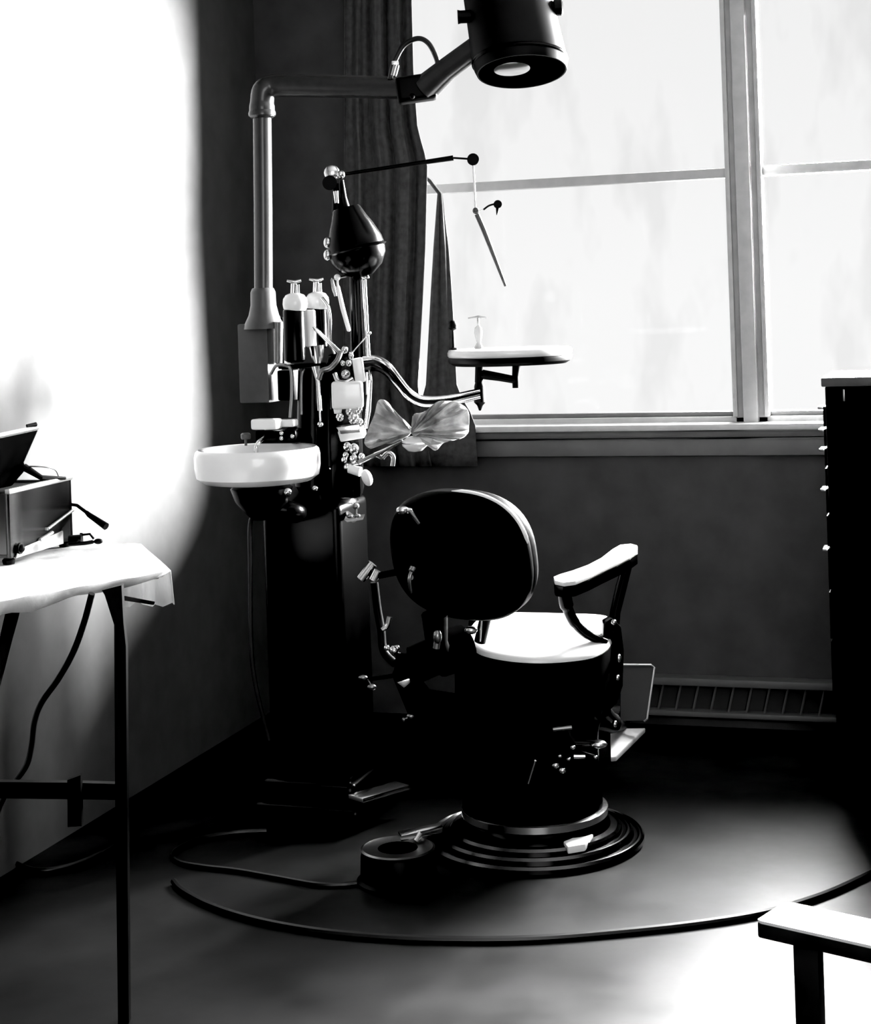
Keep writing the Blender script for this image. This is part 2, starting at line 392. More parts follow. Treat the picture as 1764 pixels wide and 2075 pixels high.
bm = B(); lathe(bm, [(.010, 0), (.016, .004), (.016, .103), (.012, .108)], P(630, 704, 4.79), seg=20); obj('bottle_highlight', bm, 'porcelain', unit)  # white cylinder standing in for the highlight stripe on the rear bottle
bm = B(); tube(bm, [P(684, 580, 4.77), P(694, 625, 4.77), P(706, 668, 4.77)], [.0055, .0068, .006]); ball(bm, P(706, 668, 4.77), .006); tube(bm, [P(684, 582, 4.77), P(683, 562, 4.77)], .003); ball(bm, P(683, 562, 4.77), .0095); obj('hanging_handpiece', bm, 'porcelain', unit)
bm = B(); tube(bm, [P(672, 566, 4.79), P(676, 585, 4.79), P(680, 600, 4.79)], [.004, .006, .004]); tube(bm, [P(672, 566, 4.79), P(700, 560, 4.82)], .004); obj('hanger', bm, 'nickeld', unit)
bm = B(); tube(bm, [P(641, 700, 4.79), P(643, 722, 4.79), P(644, 736, 4.79)], [.022, .018, .011], 16); tube(bm, [P(640, 742, 4.79), P(644, 772, 4.79)], [.015, .006]); tube(bm, [P(644, 770, 4.79), P(648, 832, 4.79)], .0068); ball(bm, P(649, 860, 4.79), .009)
tube(bm, [P(648, 832, 4.795), P(649, 858, 4.795)], .003)
obj('spray_handpiece', bm, 'nickel', unit)
bm = B(); tube(bm, spl([P(652, 604, 4.8), P(664, 622, 4.79), P(668, 650, 4.79), P(668, 690, 4.80), P(678, 715, 4.82)]), .0062); obj('water_tube', bm, 'nickel', unit)
bm = B(); box(bm, P(612, 741, 4.84), (.115, .09, .014), bev=.004); obj('bottle_shelf', bm, 'black', unit)
bm = B(); tube(bm, spl([P(549, 757, 4.84), P(560, 741, 4.82), P(580, 741, 4.80), P(590, 752, 4.80), P(591, 800, 4.80), P(588, 846, 4.80)]), .005); obj('water_tube', bm, 'nickeld', unit)
bm = B(); tube(bm, spl([P(628, 742, 4.82), P(615, 750, 4.80), P(611, 775, 4.80), P(611, 840, 4.80)]), .0035); obj('water_tube', bm, 'nickeld', unit)

# instrument head
dh = 4.74
ic = P(704, 800, dh)
bm = B(); box(bm, ic, (.088, .06, .078), CAM, bev=.010, seg=3)
box(bm, P(727, 750, dh + .01), (.03, .04, .07), CAM @ Matrix.Rotation(-.12, 4, 'Y'), bev=.006)
for u in (684, 722): tube(bm, [P(u, 822, dh - .01), P(u, 838, dh - .01)], [.014, .010], 12)
hd = obj('instrument_block', bm, 'porcelain', unit); hd['label'] = 'white porcelain instrument block'
bm = B(); tube(bm, spl([P(678, 757, dh), P(685, 772, dh - .01), P(700, 775, dh - .02), P(714, 768, dh - .01)]), .007); ball(bm, P(700, 758, dh - .01), .013); obj('holder_ring', bm, 'nickel', hd)
bm = B(); tube(bm, [P(634, 662, 4.72), P(641, 669, 4.72), P(688, 714, 4.74)], [.003, .006, .0065]); obj('handpiece', bm, 'nickel', unit)
bm = B(); tube(bm, spl([P(690, 712, 4.74), P(683, 730, 4.73), P(668, 746, 4.72), P(652, 752, 4.72), P(646, 768, 4.73)]), .0078); obj('handpiece_hose', bm, 'nickeld', unit)
bm = B(); tube(bm, [P(746, 678, 4.73), P(712, 716, 4.73)], .0018); ball(bm, P(748, 675, 4.73), .006); ball(bm, P(711, 721, 4.73), .007, (1, 1, 1.8)); obj('handpiece', bm, 'nickel', unit)
for (u, v, r) in ((698, 709, 7), (694, 736, 5), (706, 736, 6), (688, 845, 8), (716, 848, 11), (728, 856, 8), (726, 830, 8), (708, 834, 8), (703, 905, 8), (717, 910, 10), (700, 922, 6), (716, 930, 8), (732, 926, 7), (697, 932, 6), (703, 947, 6)):
    bm = B(); ball(bm, P(u, v, dh - .02), px(r, dh), (1, 1, 1.15)); tube(bm, [P(u, v, dh - .02), P(u, v, dh + .09)], px(r * .45, dh)); obj('control_knob', bm, 'nickel', hd)
bm = B(); slab(bm, [P(680, 866, dh - .04), P(726, 860, dh - .04), P(730, 876, dh - .04), P(690, 880, dh - .04)], Fv * .06, .003); obj('instrument_shelf', bm, 'nickel', unit)
bm = B(); slab(bm, [P(683, 875, dh - .01), P(734, 869, dh - .01), P(738, 888, dh - .01), P(690, 896, dh - .01)], Fv * .16, .004); obj('instrument_shelf', bm, 'porcelain', unit)
bm = B(); box(bm, P(700, 860, dh + .17), (.09, .16, .42), CAM, bev=.02); obj('instrument_panel', bm, 'black', unit)
bm = B(); tube(bm, [P(707, 950, dh - .03), P(730, 956, dh - .04)], [.012, .014], 14); ball(bm, P(743, 968, dh - .05), px(11, dh), (1, 1, 1.6), CAM @ Matrix.Rotation(-.35, 4, 'Y')); tube(bm, [P(715, 950, dh - .02), P(700, 945, dh + .12)], .01); obj('lever', bm, 'porcelain', unit)
bm = B(); slab(bm, [P(697, 1053, dh), P(703, 1058, dh), P(735, 1053, dh), P(736, 1049, dh), P(703, 1053, dh)], Fv * .08)
ball(bm, P(721, 1026, dh), px(7, dh)); tube(bm, [P(721, 1026, dh), P(720, 1050, dh + .03)], .004)
ball(bm, P(708, 1046, dh), px(5, dh), (1.3, 1, .8)); ball(bm, P(724, 1045, dh), px(5, dh), (1.2, 1, .8)); tube(bm, [P(716, 1052, dh + .05), P(700, 1040, dh + .2)], .01); obj('gauge_bracket', bm, 'nickeld', unit)
bm = B(); tube(bm, [P(728, 937, dh - .03), P(770, 917, dh - .05), P(816, 893, dh - .07)], [.007, .006, .003]); tube(bm, [P(728, 937, dh - .03), P(705, 940, dh + .1)], .007); obj('saliva_arm', bm, 'nickeld', unit)
bm = B(); tube(bm, spl([P(775, 928, dh - .04), P(786, 918, dh - .04), P(796, 926, dh - .04), P(795, 944, dh - .04)]), .007); tube(bm, [P(775, 928, dh - .04), P(762, 922, dh - .045)], .006); obj('saliva_hook', bm, 'nickeld', unit)
bm = B(); c0 = P(840, 890, dh - .08); lathe(bm, [(.004, .010), (.02, .006), (.036, -.004), (.036, -.008), (.004, -.009)], c0, seg=24)
lathe(bm, [(.006, -.035), (.02, -.032), (.035, -.018), (.036, -.013), (.004, -.012)], c0, seg=24); obj('cotton_dish', bm, 'porcelain', unit)

# engine column, motor and belt arm
bm = B(); tube(bm, [P(724, 560, 4.86), P(727, 660, 4.85), P(729, 800, 4.84)], [.024, .026, .026], 18); obj('engine_post', bm, 'black', unit)
bm = B(); tube(bm, [P(737, 566, 4.82), P(741, 640, 4.81), P(744, 700, 4.81), P(747, 740, 4.81)], .0072); ball(bm, P(740, 562, 4.80), .009, (1.3, 1, .8))
tube(bm, [P(750, 770, 4.78), P(746, 830, 4.78), P(741, 868, 4.77)], [.006, .008, .006]); tube(bm, [P(751, 771, 4.78), P(747, 740, 4.81)], .004); obj('control_rod', bm, 'nickel', unit)
de = 4.80
bm = B(); mc = P(722, 505, de); r = px(58, de)
lathe(bm, [(.01, -r * 1.0), (r * .35, -r * .97), (r * .75, -r * .68), (r * .97, -r * .3), (r * 1.0, -r * .06), (r * 1.09, 0), (r * 1.0, r * .06), (r * .97, r * .3), (r * .88, r * .55), (r * .78, r * .82), (r * .64, r * 1.1), (r * .50, r * 1.45), (r * .46, r * 1.5)], mc - Zv * .0, Zv - Rv * .22, seg=36)
mo = obj('engine_motor', bm, 'black', unit)
bm = B(); tube(bm, [P(664, 492, de - .02), P(700, 497, de)], .006); ball(bm, P(664, 492, de - .02), px(9, de), (1, 1, 1.3)); tube(bm, [P(664, 517, de - .02), P(700, 515, de)], .006); ball(bm, P(664, 517, de - .02), px(9, de), (1, 1, 1.3)); obj('terminal', bm, 'nickel', mo)
bm = B(); tube(bm, [P(683, 430, de), P(681, 395, de), P(680, 372, de)], [.016, .010, .009], 14); tube(bm, [P(702, 430, de), P(696, 400, de), P(692, 365, de)], [.014, .009, .006], 14); obj('arm_yoke', bm, 'blackm', mo)
bm = B(); lathe(bm, [(.004, -.008), (.018, -.008), (.016, -.002), (.016, .002), (.021, .008), (.004, .008)], P(668, 371, de - .01), -Fv, seg=24); obj('pulley', bm, 'blackm', mo)
bm = B(); ball(bm, P(672, 350, de - .005), px(16, de), (1, .5, 1.0)); obj('pulley_cover', bm, 'nickel', mo)
bm = B(); ball(bm, P(690, 354, de - .02), px(9, de)); obj('arm_pivot', bm, 'nickel', mo)
bm = B(); tube(bm, [P(680, 388, de - .015), P(682, 412, de - .02)], [.008, .006]); obj('yoke_pin', bm, 'nickel', mo)
bm = B(); tube(bm, [P(696, 353, de), P(810, 336, de), P(918, 320, de)], [.005, .006, .0078], 10); tube(bm, [P(918, 320, de), P(950, 322, de)], .003); ea = obj('engine_arm', bm, 'blackm', unit)
bm = B(); lathe(bm, [(.004, -.008), (.017, -.007), (.014, -.002), (.014, .002), (.017, .007), (.004, .008)], P(958, 323, de - .01), -Fv, seg=20); obj('pulley', bm, 'blackm', ea)
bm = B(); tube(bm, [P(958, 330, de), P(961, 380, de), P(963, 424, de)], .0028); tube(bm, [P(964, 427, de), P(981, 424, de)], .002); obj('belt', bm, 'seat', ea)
bm = B(); ball(bm, P(964, 427, de), px(7, de)); tube(bm, [P(966, 434, de), P(980, 466, de), P(1024, 580, de)], [.0075, .0075, .004]); obj('drill_handpiece', bm, 'greybox', ea)
bm = B(); tube(bm, spl([P(979, 425, de), P(990, 417, de), P(1003, 413, de)]), .0028); lathe(bm, [(.003, -.006), (.012, -.005), (.012, .005), (.003, .006)], P(1008, 414, de), -Fv, seg=16); tube(bm, [P(1008, 418, de), P(1006, 436, de)], [.006, .001]); obj('belt_guide', bm, 'blackm', ea)

# swan-neck bracket arm and round tray
da = 4.78
bm = B()
ap = spl([P(738, 742, 4.83), P(762, 740, 4.81), P(786, 752, da), P(808, 778, da), P(830, 803, da), P(858, 816, da), (P(905, 813, da)), P(972, 798, da)], 7)
nn = len(ap) - 1
tube(bm, ap, [.031 - .014 * (i / nn) for i in range(nn + 1)], 20, sq=(.6, 1), up=Fv)
tube(bm, [P(738, 742, 4.83), P(725, 745, 4.85)], .03, 16)
ta = obj('tray_arm', bm, 'black', unit)
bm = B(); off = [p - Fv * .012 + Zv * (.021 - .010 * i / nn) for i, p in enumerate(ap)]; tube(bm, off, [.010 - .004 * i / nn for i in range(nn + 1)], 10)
off = [p - Fv * .016 - Zv * (.007) for p in ap[14:]]; tube(bm, off, [.007] * len(off), 10); obj('arm_highlight_strip', bm, 'nickel', ta).name = 'arm_glint'  # nickel strips model the highlight bands of the glossy arm
bm = B(); tube(bm, [P(972, 832, da), P(972, 822, da), P(972, 815, da), P(971, 782, da), P(970, 772, da)], [.003, .008, .017, .015, .010], 16); tube(bm, [P(970, 775, da), P(971, 738, da)], [.012, .012], 14)
tube(bm, [P(974, 758, da), P(1012, 764, da), P(1044, 770, da)], [.014, .012, .011], 14); tube(bm, [P(1045, 786, da), P(1044, 764, da), P(1046, 738, da)], [.010, .010, .012], 14)
obj('tray_bracket', bm, 'blackm', unit)
tc_ = P(1033, 736, da); rt = px(126, da)
bm = B(); lathe(bm, [(.02, -.004), (rt * .90, -.003), (rt * .985, .006), (rt, .014), (rt, .020), (rt * .95, .020)], tc_, seg=56); tr = obj('tray_pan', bm, 'blackm', unit)
bm = B(); lathe(bm, [(.02, .021), (rt * .98, .021), (rt * 1.0, .026), (rt * 1.005, .034), (rt * .985, .041), (rt * .95, .043), (.02, .043)], tc_, seg=56); obj('tray_top', bm, 'porcelain', tr)['label'] = 'white glass tray top'
zt_ = tc_.z + .044
# pale stand on the tray
q = P(970, 704, da); q.z = zt_
bm = B(); lathe(bm, [(.012, 0), (.013, .004), (.010, .010), (.006, .018), (.009, .03), (.012, .045), (.010, .06), (.004, .066), (.003, .082)], q, seg=18)
tube(bm, [P(948, 645, da), P(968, 642, da), P(985, 644, da)], [.002, .004, .003]); tube(bm, [q + Zv * .08, P(968, 642, da)], .003)
single('spirit_lamp', bm, 'jar', 'small pale glass burner with T shaped top standing on the round tray', 'burner', q)
q = P(918, 698, da - .02); q.z = zt_
bm = B(); lathe(bm, [(.012, 0), (.012, .004), (.004, .007), (.003, .055), (.012, .06), (.014, .07), (.010, .08), (.004, .084)], q, seg=18)
single('instrument_stopper', bm, 'blackm', 'little dark knob topped stopper near the left rim of the round tray', 'stopper', q)

# crumpled towel hung over the swan-neck arm
def fan(bm, K, outl, d, seed, amp):
    nr = 14; pts = spl([Vector((a, b, 0)) for a, b in outl], 6); g = []
    for i, o in enumerate(pts):
        row = []
        for k in range(nr + 1):
            s = k / nr; u = K[0] + (o.x - K[0]) * s; v = K[1] + (o.y - K[1]) * s
            nz = noise.noise(Vector((u * .035, v * .035, seed))) * 1.2 + math.sin(i * .75) * .8 * s
            row.append(bm.verts.new(P(u, v, d + amp * nz * min(1, s * 2) - .02 * s)))
        g.append(row)
    for i in range(len(g) - 1):
        for k in range(nr): bm.faces.new((g[i][k], g[i + 1][k], g[i + 1][k + 1], g[i][k + 1]))
bm = B()
fan(bm, (833, 878), [(838, 872), (812, 845), (782, 814), (766, 812), (758, 840), (745, 872), (738, 898), (752, 908), (768, 890), (790, 900), (824, 884)], 4.68, 3.1, .026)
fan(bm, (833, 878), [(836, 870), (838, 840), (858, 836), (880, 818), (905, 812), (928, 816), (948, 832), (950, 862), (946, 880), (922, 892), (900, 896), (884, 912), (872, 902), (880, 878), (868, 868), (842, 884)], 4.66, 8.7, .032)
tw = single('towel', bm, 'towel', 'crumpled pale cloth tied like a bow hanging below the curved tray arm', 'cloth', P(833, 905, 4.68))
md = tw.modifiers.new('thick', 'SOLIDIFY'); md.thickness = .002

# ------------------------------------------------------------------ dental chair
CC = PZ(1085, 1703)
chair = thing('dental_chair', 'black dental chair with round back, glare-white seat and one raised armrest on ringed base', 'dental chair', CC)
bm = B()
lathe(bm, [(.02, 0), (.297, 0), (.302, .006), (.300, .016), (.288, .022), (.282, .017), (.274, .019), (.270, .030), (.256, .035), (.250, .030), (.242, .032), (.238, .042), (.222, .047), (.21, .05), (.20, .075), (.19, .082), (.02, .084)], CC, seg=72)
cb = obj('base', bm, 'black', chair)
for r, z in ((.296, .021), (.265, .0345), (.232, .047)):
    bm = B(); x = []; 
    lathe(bm, [(r - .006, z - .003), (r, z + .003), (r + .006, z - .004)], CC, seg=72); obj('base_ring', bm, 'darkmetal', cb)
bm = B(); lathe(bm, [(.19, .075), (.204, .080), (.204, .098), (.19, .103)], CC, seg=48); obj('collar', bm, 'nickel', cb)
bm = B(); lathe(bm, [(.198, .08), (.194, .14), (.188, .22), (.190, .30), (.205, .37), (.205, .39)], CC + Rv * -.005, seg=40); obj('pedestal', bm, 'black', chair)
# seat frame and cushion
def outl(pts, n=6):
    p = [Vector((a, b, 0)) for a, b in pts]; p = p + p[:3]
    s = spl(p, n)
    return s[n: n * (len(pts) + 1)]
so = outl([(952, 1300), (975, 1319), (1030, 1331), (1095, 1335), (1160, 1331), (1205, 1322), (1236, 1300), (1240, 1270), (1228, 1247), (1140, 1242), (1040, 1240), (1000, 1242), (965, 1256), (948, 1280)])
def seat_pt(u, v, dz=0):
    s = (1335 - v) / 95.0
    p = P(u, v, 4.46 + .40 * s); p.z += dz; return p
cen = sum((seat_pt(q.x, q.y) for q in so), Vector()) / len(so)
top = [seat_pt(q.x, q.y) for q in so]
def ring_s(sc, dz): return [cen + (p - cen) * sc + Vector((0, 0, dz)) for p in top]
bm = B(); rings(bm, [ring_s(.97, -.05), ring_s(1.0, -.035), ring_s(1.0, -.008), ring_s(.985, 0), ring_s(.9, .004), ring_s(.4, .006)]); sc_ = obj('seat', bm, 'seat', chair, 1.0); sc_['label'] = 'seat cushion coloured white for window glare'
bm = B()
def frame_ring(t):   # t 0 top .. 1 bottom, widening to the rear left
    out = []
    for p in top:
        q = cen + (p - cen) * (1.015 - .06 * t)
        l = max(0.0, min(1.0, -((q - cen).dot(Rv)) / .2))
        q = q - Rv * (.05 * l * math.sin(PI * min(1, t * 1.0)) ) - Zv * (.012 + .175 * t)
        q.z = q.z * (1 - t) + (cen.z - .187) * t if t > .3 else q.z
        out.append(q)
    return out
rings(bm, [frame_ring(t) for t in (0, .12, .3, .6, .85, 1)]); sf = obj('seat_frame', bm, 'leather', chair, 1.0)
bm = B(); tube(bm, spl([P(940, 1310, 4.55), P(880, 1330, 4.5), P(830, 1350, 4.48), P(800, 1348, 4.48)]), [.06] * 8 + [.05] * 8 + [.035] * 8 + [.028], 16)
tube(bm, [P(815, 1360, 4.5), P(850, 1425, 4.55), P(940, 1460, 4.6)], [.03, .045, .07], 16); obj('tilt_mechanism', bm, 'flat', chair)
# backrest
fw = (Rv * math.sin(math.radians(36)) + Fv * math.cos(math.radians(36)))
nb = (-fw * math.cos(.16) - Zv * math.sin(.16)).normalized()
bx = Zv.cross(nb).normalized(); by = nb.cross(bx)
bc_ = P(930, 1126, 4.42); hw, hh = px(139, 4.42) / .82, px(134, 4.42)
def sup(s, off, e=2.55, n=64, e0=0):
    o = []
    for k in range(n):
        a = 2 * PI * k / n; c_, s_ = math.cos(a), math.sin(a)
        o.append(bc_ + bx * hw * s * math.copysign(abs(c_) ** (2 / e), c_) + by * hh * s * math.copysign(abs(s_) ** (2 / e), s_) + nb * off)
    return o
bm = B(); rings(bm, [sup(.3, .034), sup(.8, .030), sup(.95, .022), sup(1.0, .006), sup(1.0, -.012), sup(.985, -.02)]); bk = obj('backrest', bm, 'leather', chair, 1.0)
bm = B(); rings(bm, [sup(.98, -.018), sup(.99, -.035), sup(.95, -.055), sup(.8, -.068), sup(.3, -.075)]); obj('back_cushion', bm, 'leather', bk, 1.0)
bm = B(); arc = [bc_ + bx * hw * 1.0 * math.copysign(abs(math.cos(a)) ** (2 / 2.55), math.cos(a)) + by * hh * math.copysign(abs(math.sin(a)) ** (2 / 2.55), math.sin(a)) - nb * .004 for a in [math.radians(x) for x in range(-180, 181, 5)]]
right_up = [p for p in arc if (p - bc_).z > .2 * hh and (p - bc_).dot(Rv) > -.15 * hw]
right_up.sort(key=lambda p: p.dot(Rv))
tube(bm, right_up, [.0015] + [.0065] * (len(right_up) - 2) + [.0015], 8); obj('edge_highlight', bm, 'seat', bk)['label'] = 'bright strip drawn as the highlight along the top edge'  # pale tube added as the window highlight on the backrest edge
bm = B(); ball(bm, P(815, 1034, 4.36), .014, (1.2, .8, .8)); tube(bm, [P(812, 1033, 4.36), P(830, 1034, 4.36), P(849, 1060, 4.37)], [.009, .007, .005]); tube(bm, [P(826, 1036, 4.36), P(840, 1044, 4.42)], .006); obj('headrest_lever', bm, 'nickel', chair)
bm = B(); tube(bm, spl([P(838, 1150, 4.37), P(830, 1172, 4.36), P(833, 1202, 4.37)]), [.010] * 4 + [.006] * 12 + [.003], 10); tube(bm, [P(832, 1170, 4.36), P(850, 1172, 4.41)], .008); obj('back_lever', bm, 'nickeld', chair)
bm = B(); tube(bm, [P(880, 1245, 4.44), P(884, 1300, 4.46), P(890, 1345, 4.5)], [.035, .03, .045], 14); tube(bm, [P(985, 1245, 4.5), P(972, 1300, 4.52)], .016, 12); obj('back_support', bm, 'blackm', chair)
bm = B(); tube(bm, [P(888, 1282, 4.42), P(883, 1314, 4.42)], .009); ball(bm, P(886, 1290, 4.41), .012, (1, 1, 1.6)); obj('back_link', bm, 'nickeld', chair)
bm = B(); ball(bm, P(954, 1277, 4.43), .012, (1.5, 1, .9)); tube(bm, [P(975, 1258, 4.44), P(972, 1300, 4.44)], .0025); tube(bm, [P(954, 1277, 4.43), P(960, 1280, 4.50)], .006); obj('hinge_pin', bm, 'nickel', chair)
# headrest behind the unit side (two nickel rollers) and lower fittings at the left
def rod_to(bm, u, v, d, u2, v2, d2, r): tube(bm, [P(u, v, d), P(u2, v2, d2)], r)
bm = B(); tube(bm, [P(731, 1174, 4.55), P(755, 1142, 4.55)], .013, 14); tube(bm, [P(756, 1176, 4.52), P(766, 1157, 4.52)], .012, 14); obj('back_handwheel', bm, 'nickel', chair)
bm = B(); tube(bm, [P(745, 1160, 4.56), P(760, 1168, 4.53), P(800, 1160, 4.47), P(850, 1150, 4.43)], .009); obj('back_shaft', bm, 'flat', chair)
bm = B(); tube(bm, spl([P(758, 1180, 4.56), P(764, 1230, 4.56), P(772, 1275, 4.55), P(778, 1320, 4.53), P(800, 1345, 4.5)]), .011); obj('tilt_rod', bm, 'blackm', chair)
bm = B(); tube(bm, spl([P(789, 1250, 4.53), P(784, 1268, 4.53), P(774, 1276, 4.53)]), .007); tube(bm, [P(778, 1272, 4.53), P(772, 1275, 4.55)], .006); obj('release_lever', bm, 'nickel', chair)
bm = B()
for (u, v, r) in ((783, 1313, 6), (798, 1318, 10), (804, 1313, 6), (808, 1327, 5)): ball(bm, P(u, v, 4.48), px(r, 4.48))
obj('tilt_knob', bm, 'nickel', chair)
bm = B(); slab(bm, [P(803, 1383, 4.46), P(830, 1374, 4.46), P(831, 1384, 4.46), P(818, 1395, 4.46)], Fv * .05, .003); obj('tilt_pedal', bm, 'nickel', chair)
bm = B(); tube(bm, spl([P(820, 1365, 4.5), P(790, 1370, 4.52), P(745, 1376, 4.5)]), .006); obj('side_shaft', bm, 'flat', chair)
bm = B(); ball(bm, P(735, 1373, 4.49), .009, (1.4, 1, .7)); ball(bm, P(753, 1392, 4.49), .009, (1.4, 1, .8)); tube(bm, [P(745, 1376, 4.5), P(757, 1398, 4.5)], .004); obj('side_lever', bm, 'nickeld', chair)
bm = B(); tube(bm, [P(828, 1452, 4.5), P(850, 1440, 4.56)], .006); ball(bm, P(832, 1451, 4.49), .009, (1.3, 1, .8)); ball(bm, P(818, 1458, 4.49), .006); tube(bm, [P(818, 1458, 4.49), P(832, 1451, 4.49)], .003); obj('side_lever', bm, 'nickeld', chair)

# raised right armrest
def dA(u): return 4.46 + .30 * (u - 1122) / 170
pad = [(1123, 1176), (1121, 1168), (1133, 1163), (1160, 1155), (1190, 1144), (1217, 1130), (1240, 1112), (1256, 1103), (1278, 1101), (1291, 1105), (1291, 1113), (1276, 1124), (1250, 1138), (1222, 1151), (1192, 1166), (1165, 1177), (1142, 1180)]
def pp(u, v, dz=0): return P(u, v, dA(u) + (1175 - (u - 1122) * .40 - v) / 28 * .085) + Zv * dz
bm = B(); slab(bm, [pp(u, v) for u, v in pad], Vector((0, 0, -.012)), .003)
ar = obj('armrest', bm, 'seat', chair); ar['label'] = 'armrest pad coloured white for glare, on the right arm'  # pad coloured white as glare, like the seat
bm = B(); slab(bm, [pp(u, v, -.0125) for u, v in pad], Vector((0, 0, -.030)), .004)
tube(bm, spl([P(1142, 1195, 4.52), P(1148, 1228, 4.54), P(1164, 1262, 4.56), P(1190, 1286, 4.58), P(1226, 1302, 4.60)]), [.022] + [.019] * 8 + [.015] * 8 + [.013] * 8 + [.012] * 8, 14)
tube(bm, [P(1272, 1140, 4.70), P(1258, 1190, 4.68), P(1246, 1240, 4.66), P(1240, 1290, 4.64)], [.014, .016, .015, .018], 14)
obj('arm_support', bm, 'black', ar)
bm = B(); slab(bm, [P(1222, 1262, 4.62), P(1240, 1252, 4.62), P(1258, 1270, 4.64), P(1264, 1320, 4.64), P(1262, 1390, 4.64), P(1250, 1425, 4.64), P(1236, 1440, 4.64), P(1228, 1380, 4.62), P(1220, 1310, 4.62)], Fv * .05, .006); obj('arm_bracket', bm, 'black', chair)
for (u, v, r, s) in ((1243, 1261, 6, 1), (1253, 1334, 6, 1.5), (1250, 1373, 6, 1), (1245, 1467, 6, 1.2)):
    bm = B(); ball(bm, P(u, v, 4.615), px(r, 4.6), (1, 1, s)); tube(bm, [P(u, v, 4.615), P(u - 4, v, 4.68)], .004)
    obj('bolt', bm, 'nickel', chair)
# left arm on the far side
sh = -(Rv * math.cos(math.radians(36)) - Fv * math.sin(math.radians(36))) * .47
bm = B(); slab(bm, [pp(u, v) + sh for u, v in pad], Vector((0, 0, -.035)), .005)
tube(bm, [P(1250, 1150, 4.70) + sh, P(1246, 1240, 4.66) + sh, P(1240, 1330, 4.64) + sh], .016, 12); tube(bm, [P(1240, 1325, 4.64) + sh, cen - Zv * .1], .02, 12); obj('armrest', bm, 'leather', chair)
# footrest
bm = B(); up_ = [P(1258, 1347, 5.12), P(1318, 1347, 5.12), P(1325, 1352, 5.12), P(1310, 1456, 5.02), P(1304, 1461, 5.02), P(1256, 1461, 5.02)]
slab(bm, up_, Fv * .012, .003); fr_ = obj('footrest_panel', bm, 'heatd', chair)
bm = B(); tube(bm, [P(1256, 1347, 5.11)] + [p - Fv * .004 for p in up_[1:5]], .0032, 8); obj('panel_edging', bm, 'steell', fr_)
bm = B(); slab(bm, [P(1236, 1476, 5.02), P(1307, 1475, 5.08), P(1248, 1533, 4.84), P(1237, 1534, 4.82)], Vector((0, 0, -.014)), .003); obj('foot_plate', bm, 'footp', chair)
bm = B(); tube(bm, [P(1225, 1440, 4.75), P(1250, 1470, 4.95), P(1262, 1470, 5.1), P(1275, 1400, 5.14)], .018, 12); tube(bm, [P(1160, 1450, 4.7), P(1240, 1465, 4.9)], .03, 12); obj('footrest_arm', bm, 'blackm', chair)
# pump levers on the pedestal
dk = 4.46
bm = B(); ball(bm, P(1212, 1508, dk), px(15, dk), (1.2, 1, .55)); tube(bm, [P(1212, 1508, dk), P(1150, 1505, dk + .1)], .009); obj('pump_lever', bm, 'nickel', chair)
bm = B(); tube(bm, [P(1120, 1478, 4.4), P(1158, 1474, 4.4)], .005); tube(bm, [P(1130, 1477, 4.4), P(1130, 1470, 4.5)], .005); obj('frame_catch', bm, 'nickeld', chair)
bm = B()
for (u, v, r) in ((1125, 1551, 7), (1139, 1561, 7), (1160, 1514, 5), (1152, 1538, 4), (1206, 1534, 4), (1134, 1532, 4)): ball(bm, P(u, v, dk), px(r, dk), (1.2, 1, .9)); tube(bm, [P(u, v, dk), P(u - 8, v - 4, dk + .14)], .004)
tube(bm, [P(1162, 1533, dk), P(1185, 1533, dk)], .006); tube(bm, [P(1172, 1533, dk), P(1150, 1530, dk + .13)], .006); obj('pump_lever', bm, 'nickel', chair)
bm = B(); tube(bm, [P(1084, 1542, dk), P(1070, 1588, dk)], .003); tube(bm, [P(1084, 1542, dk), P(1080, 1540, dk + .12)], .003); obj('pedal_rod', bm, 'nickeld', chair)
# white patch standing in for the window's reflection on the base flange
bm = B(); slab(bm, [PZ(1138, 1702, .058), PZ(1165, 1683, .07), PZ(1202, 1690, .058), PZ(1185, 1710, .056), PZ(1150, 1716, .055)], Vector((0, 0, -.02)), .004); obj('flange_highlight', bm, 'porcelain', chair)

# ------------------------------------------------------------------ foot controller
FC = PZ(808, 1786)
fc = thing('foot_controller', 'low black drum shaped foot controller with metal rim left of the chair base', 'foot pedal', FC)
bm = B(); lathe(bm, [(.02, 0), (.108, 0), (.110, .008), (.100, .014), (.098, .07), (.092, .082), (.02, .084)], FC, seg=48); obj('drum', bm, 'blackm', fc)
bm = B(); lathe(bm, [(.091, .079), (.096, .083), (.098, .088), (.092, .091), (.086, .088)], FC, seg=48); obj('rim', bm, 'nickeld', fc)
bm = B(); lathe(bm, [(.02, .083), (.088, .083), (.085, .087), (.02, .089)], FC, seg=32); obj('cover', bm, 'flat', fc)
bm = B(); slab(bm, [P(806, 1684, 4.42), P(893, 1666, 4.50), P(897, 1676, 4.48), P(812, 1694, 4.38)], Vector((0, 0, -.015)), .003); tube(bm, [P(850, 1688, 4.43), P(840, 1704, 4.42)], .012); obj('pedal', bm, 'nickel', fc)

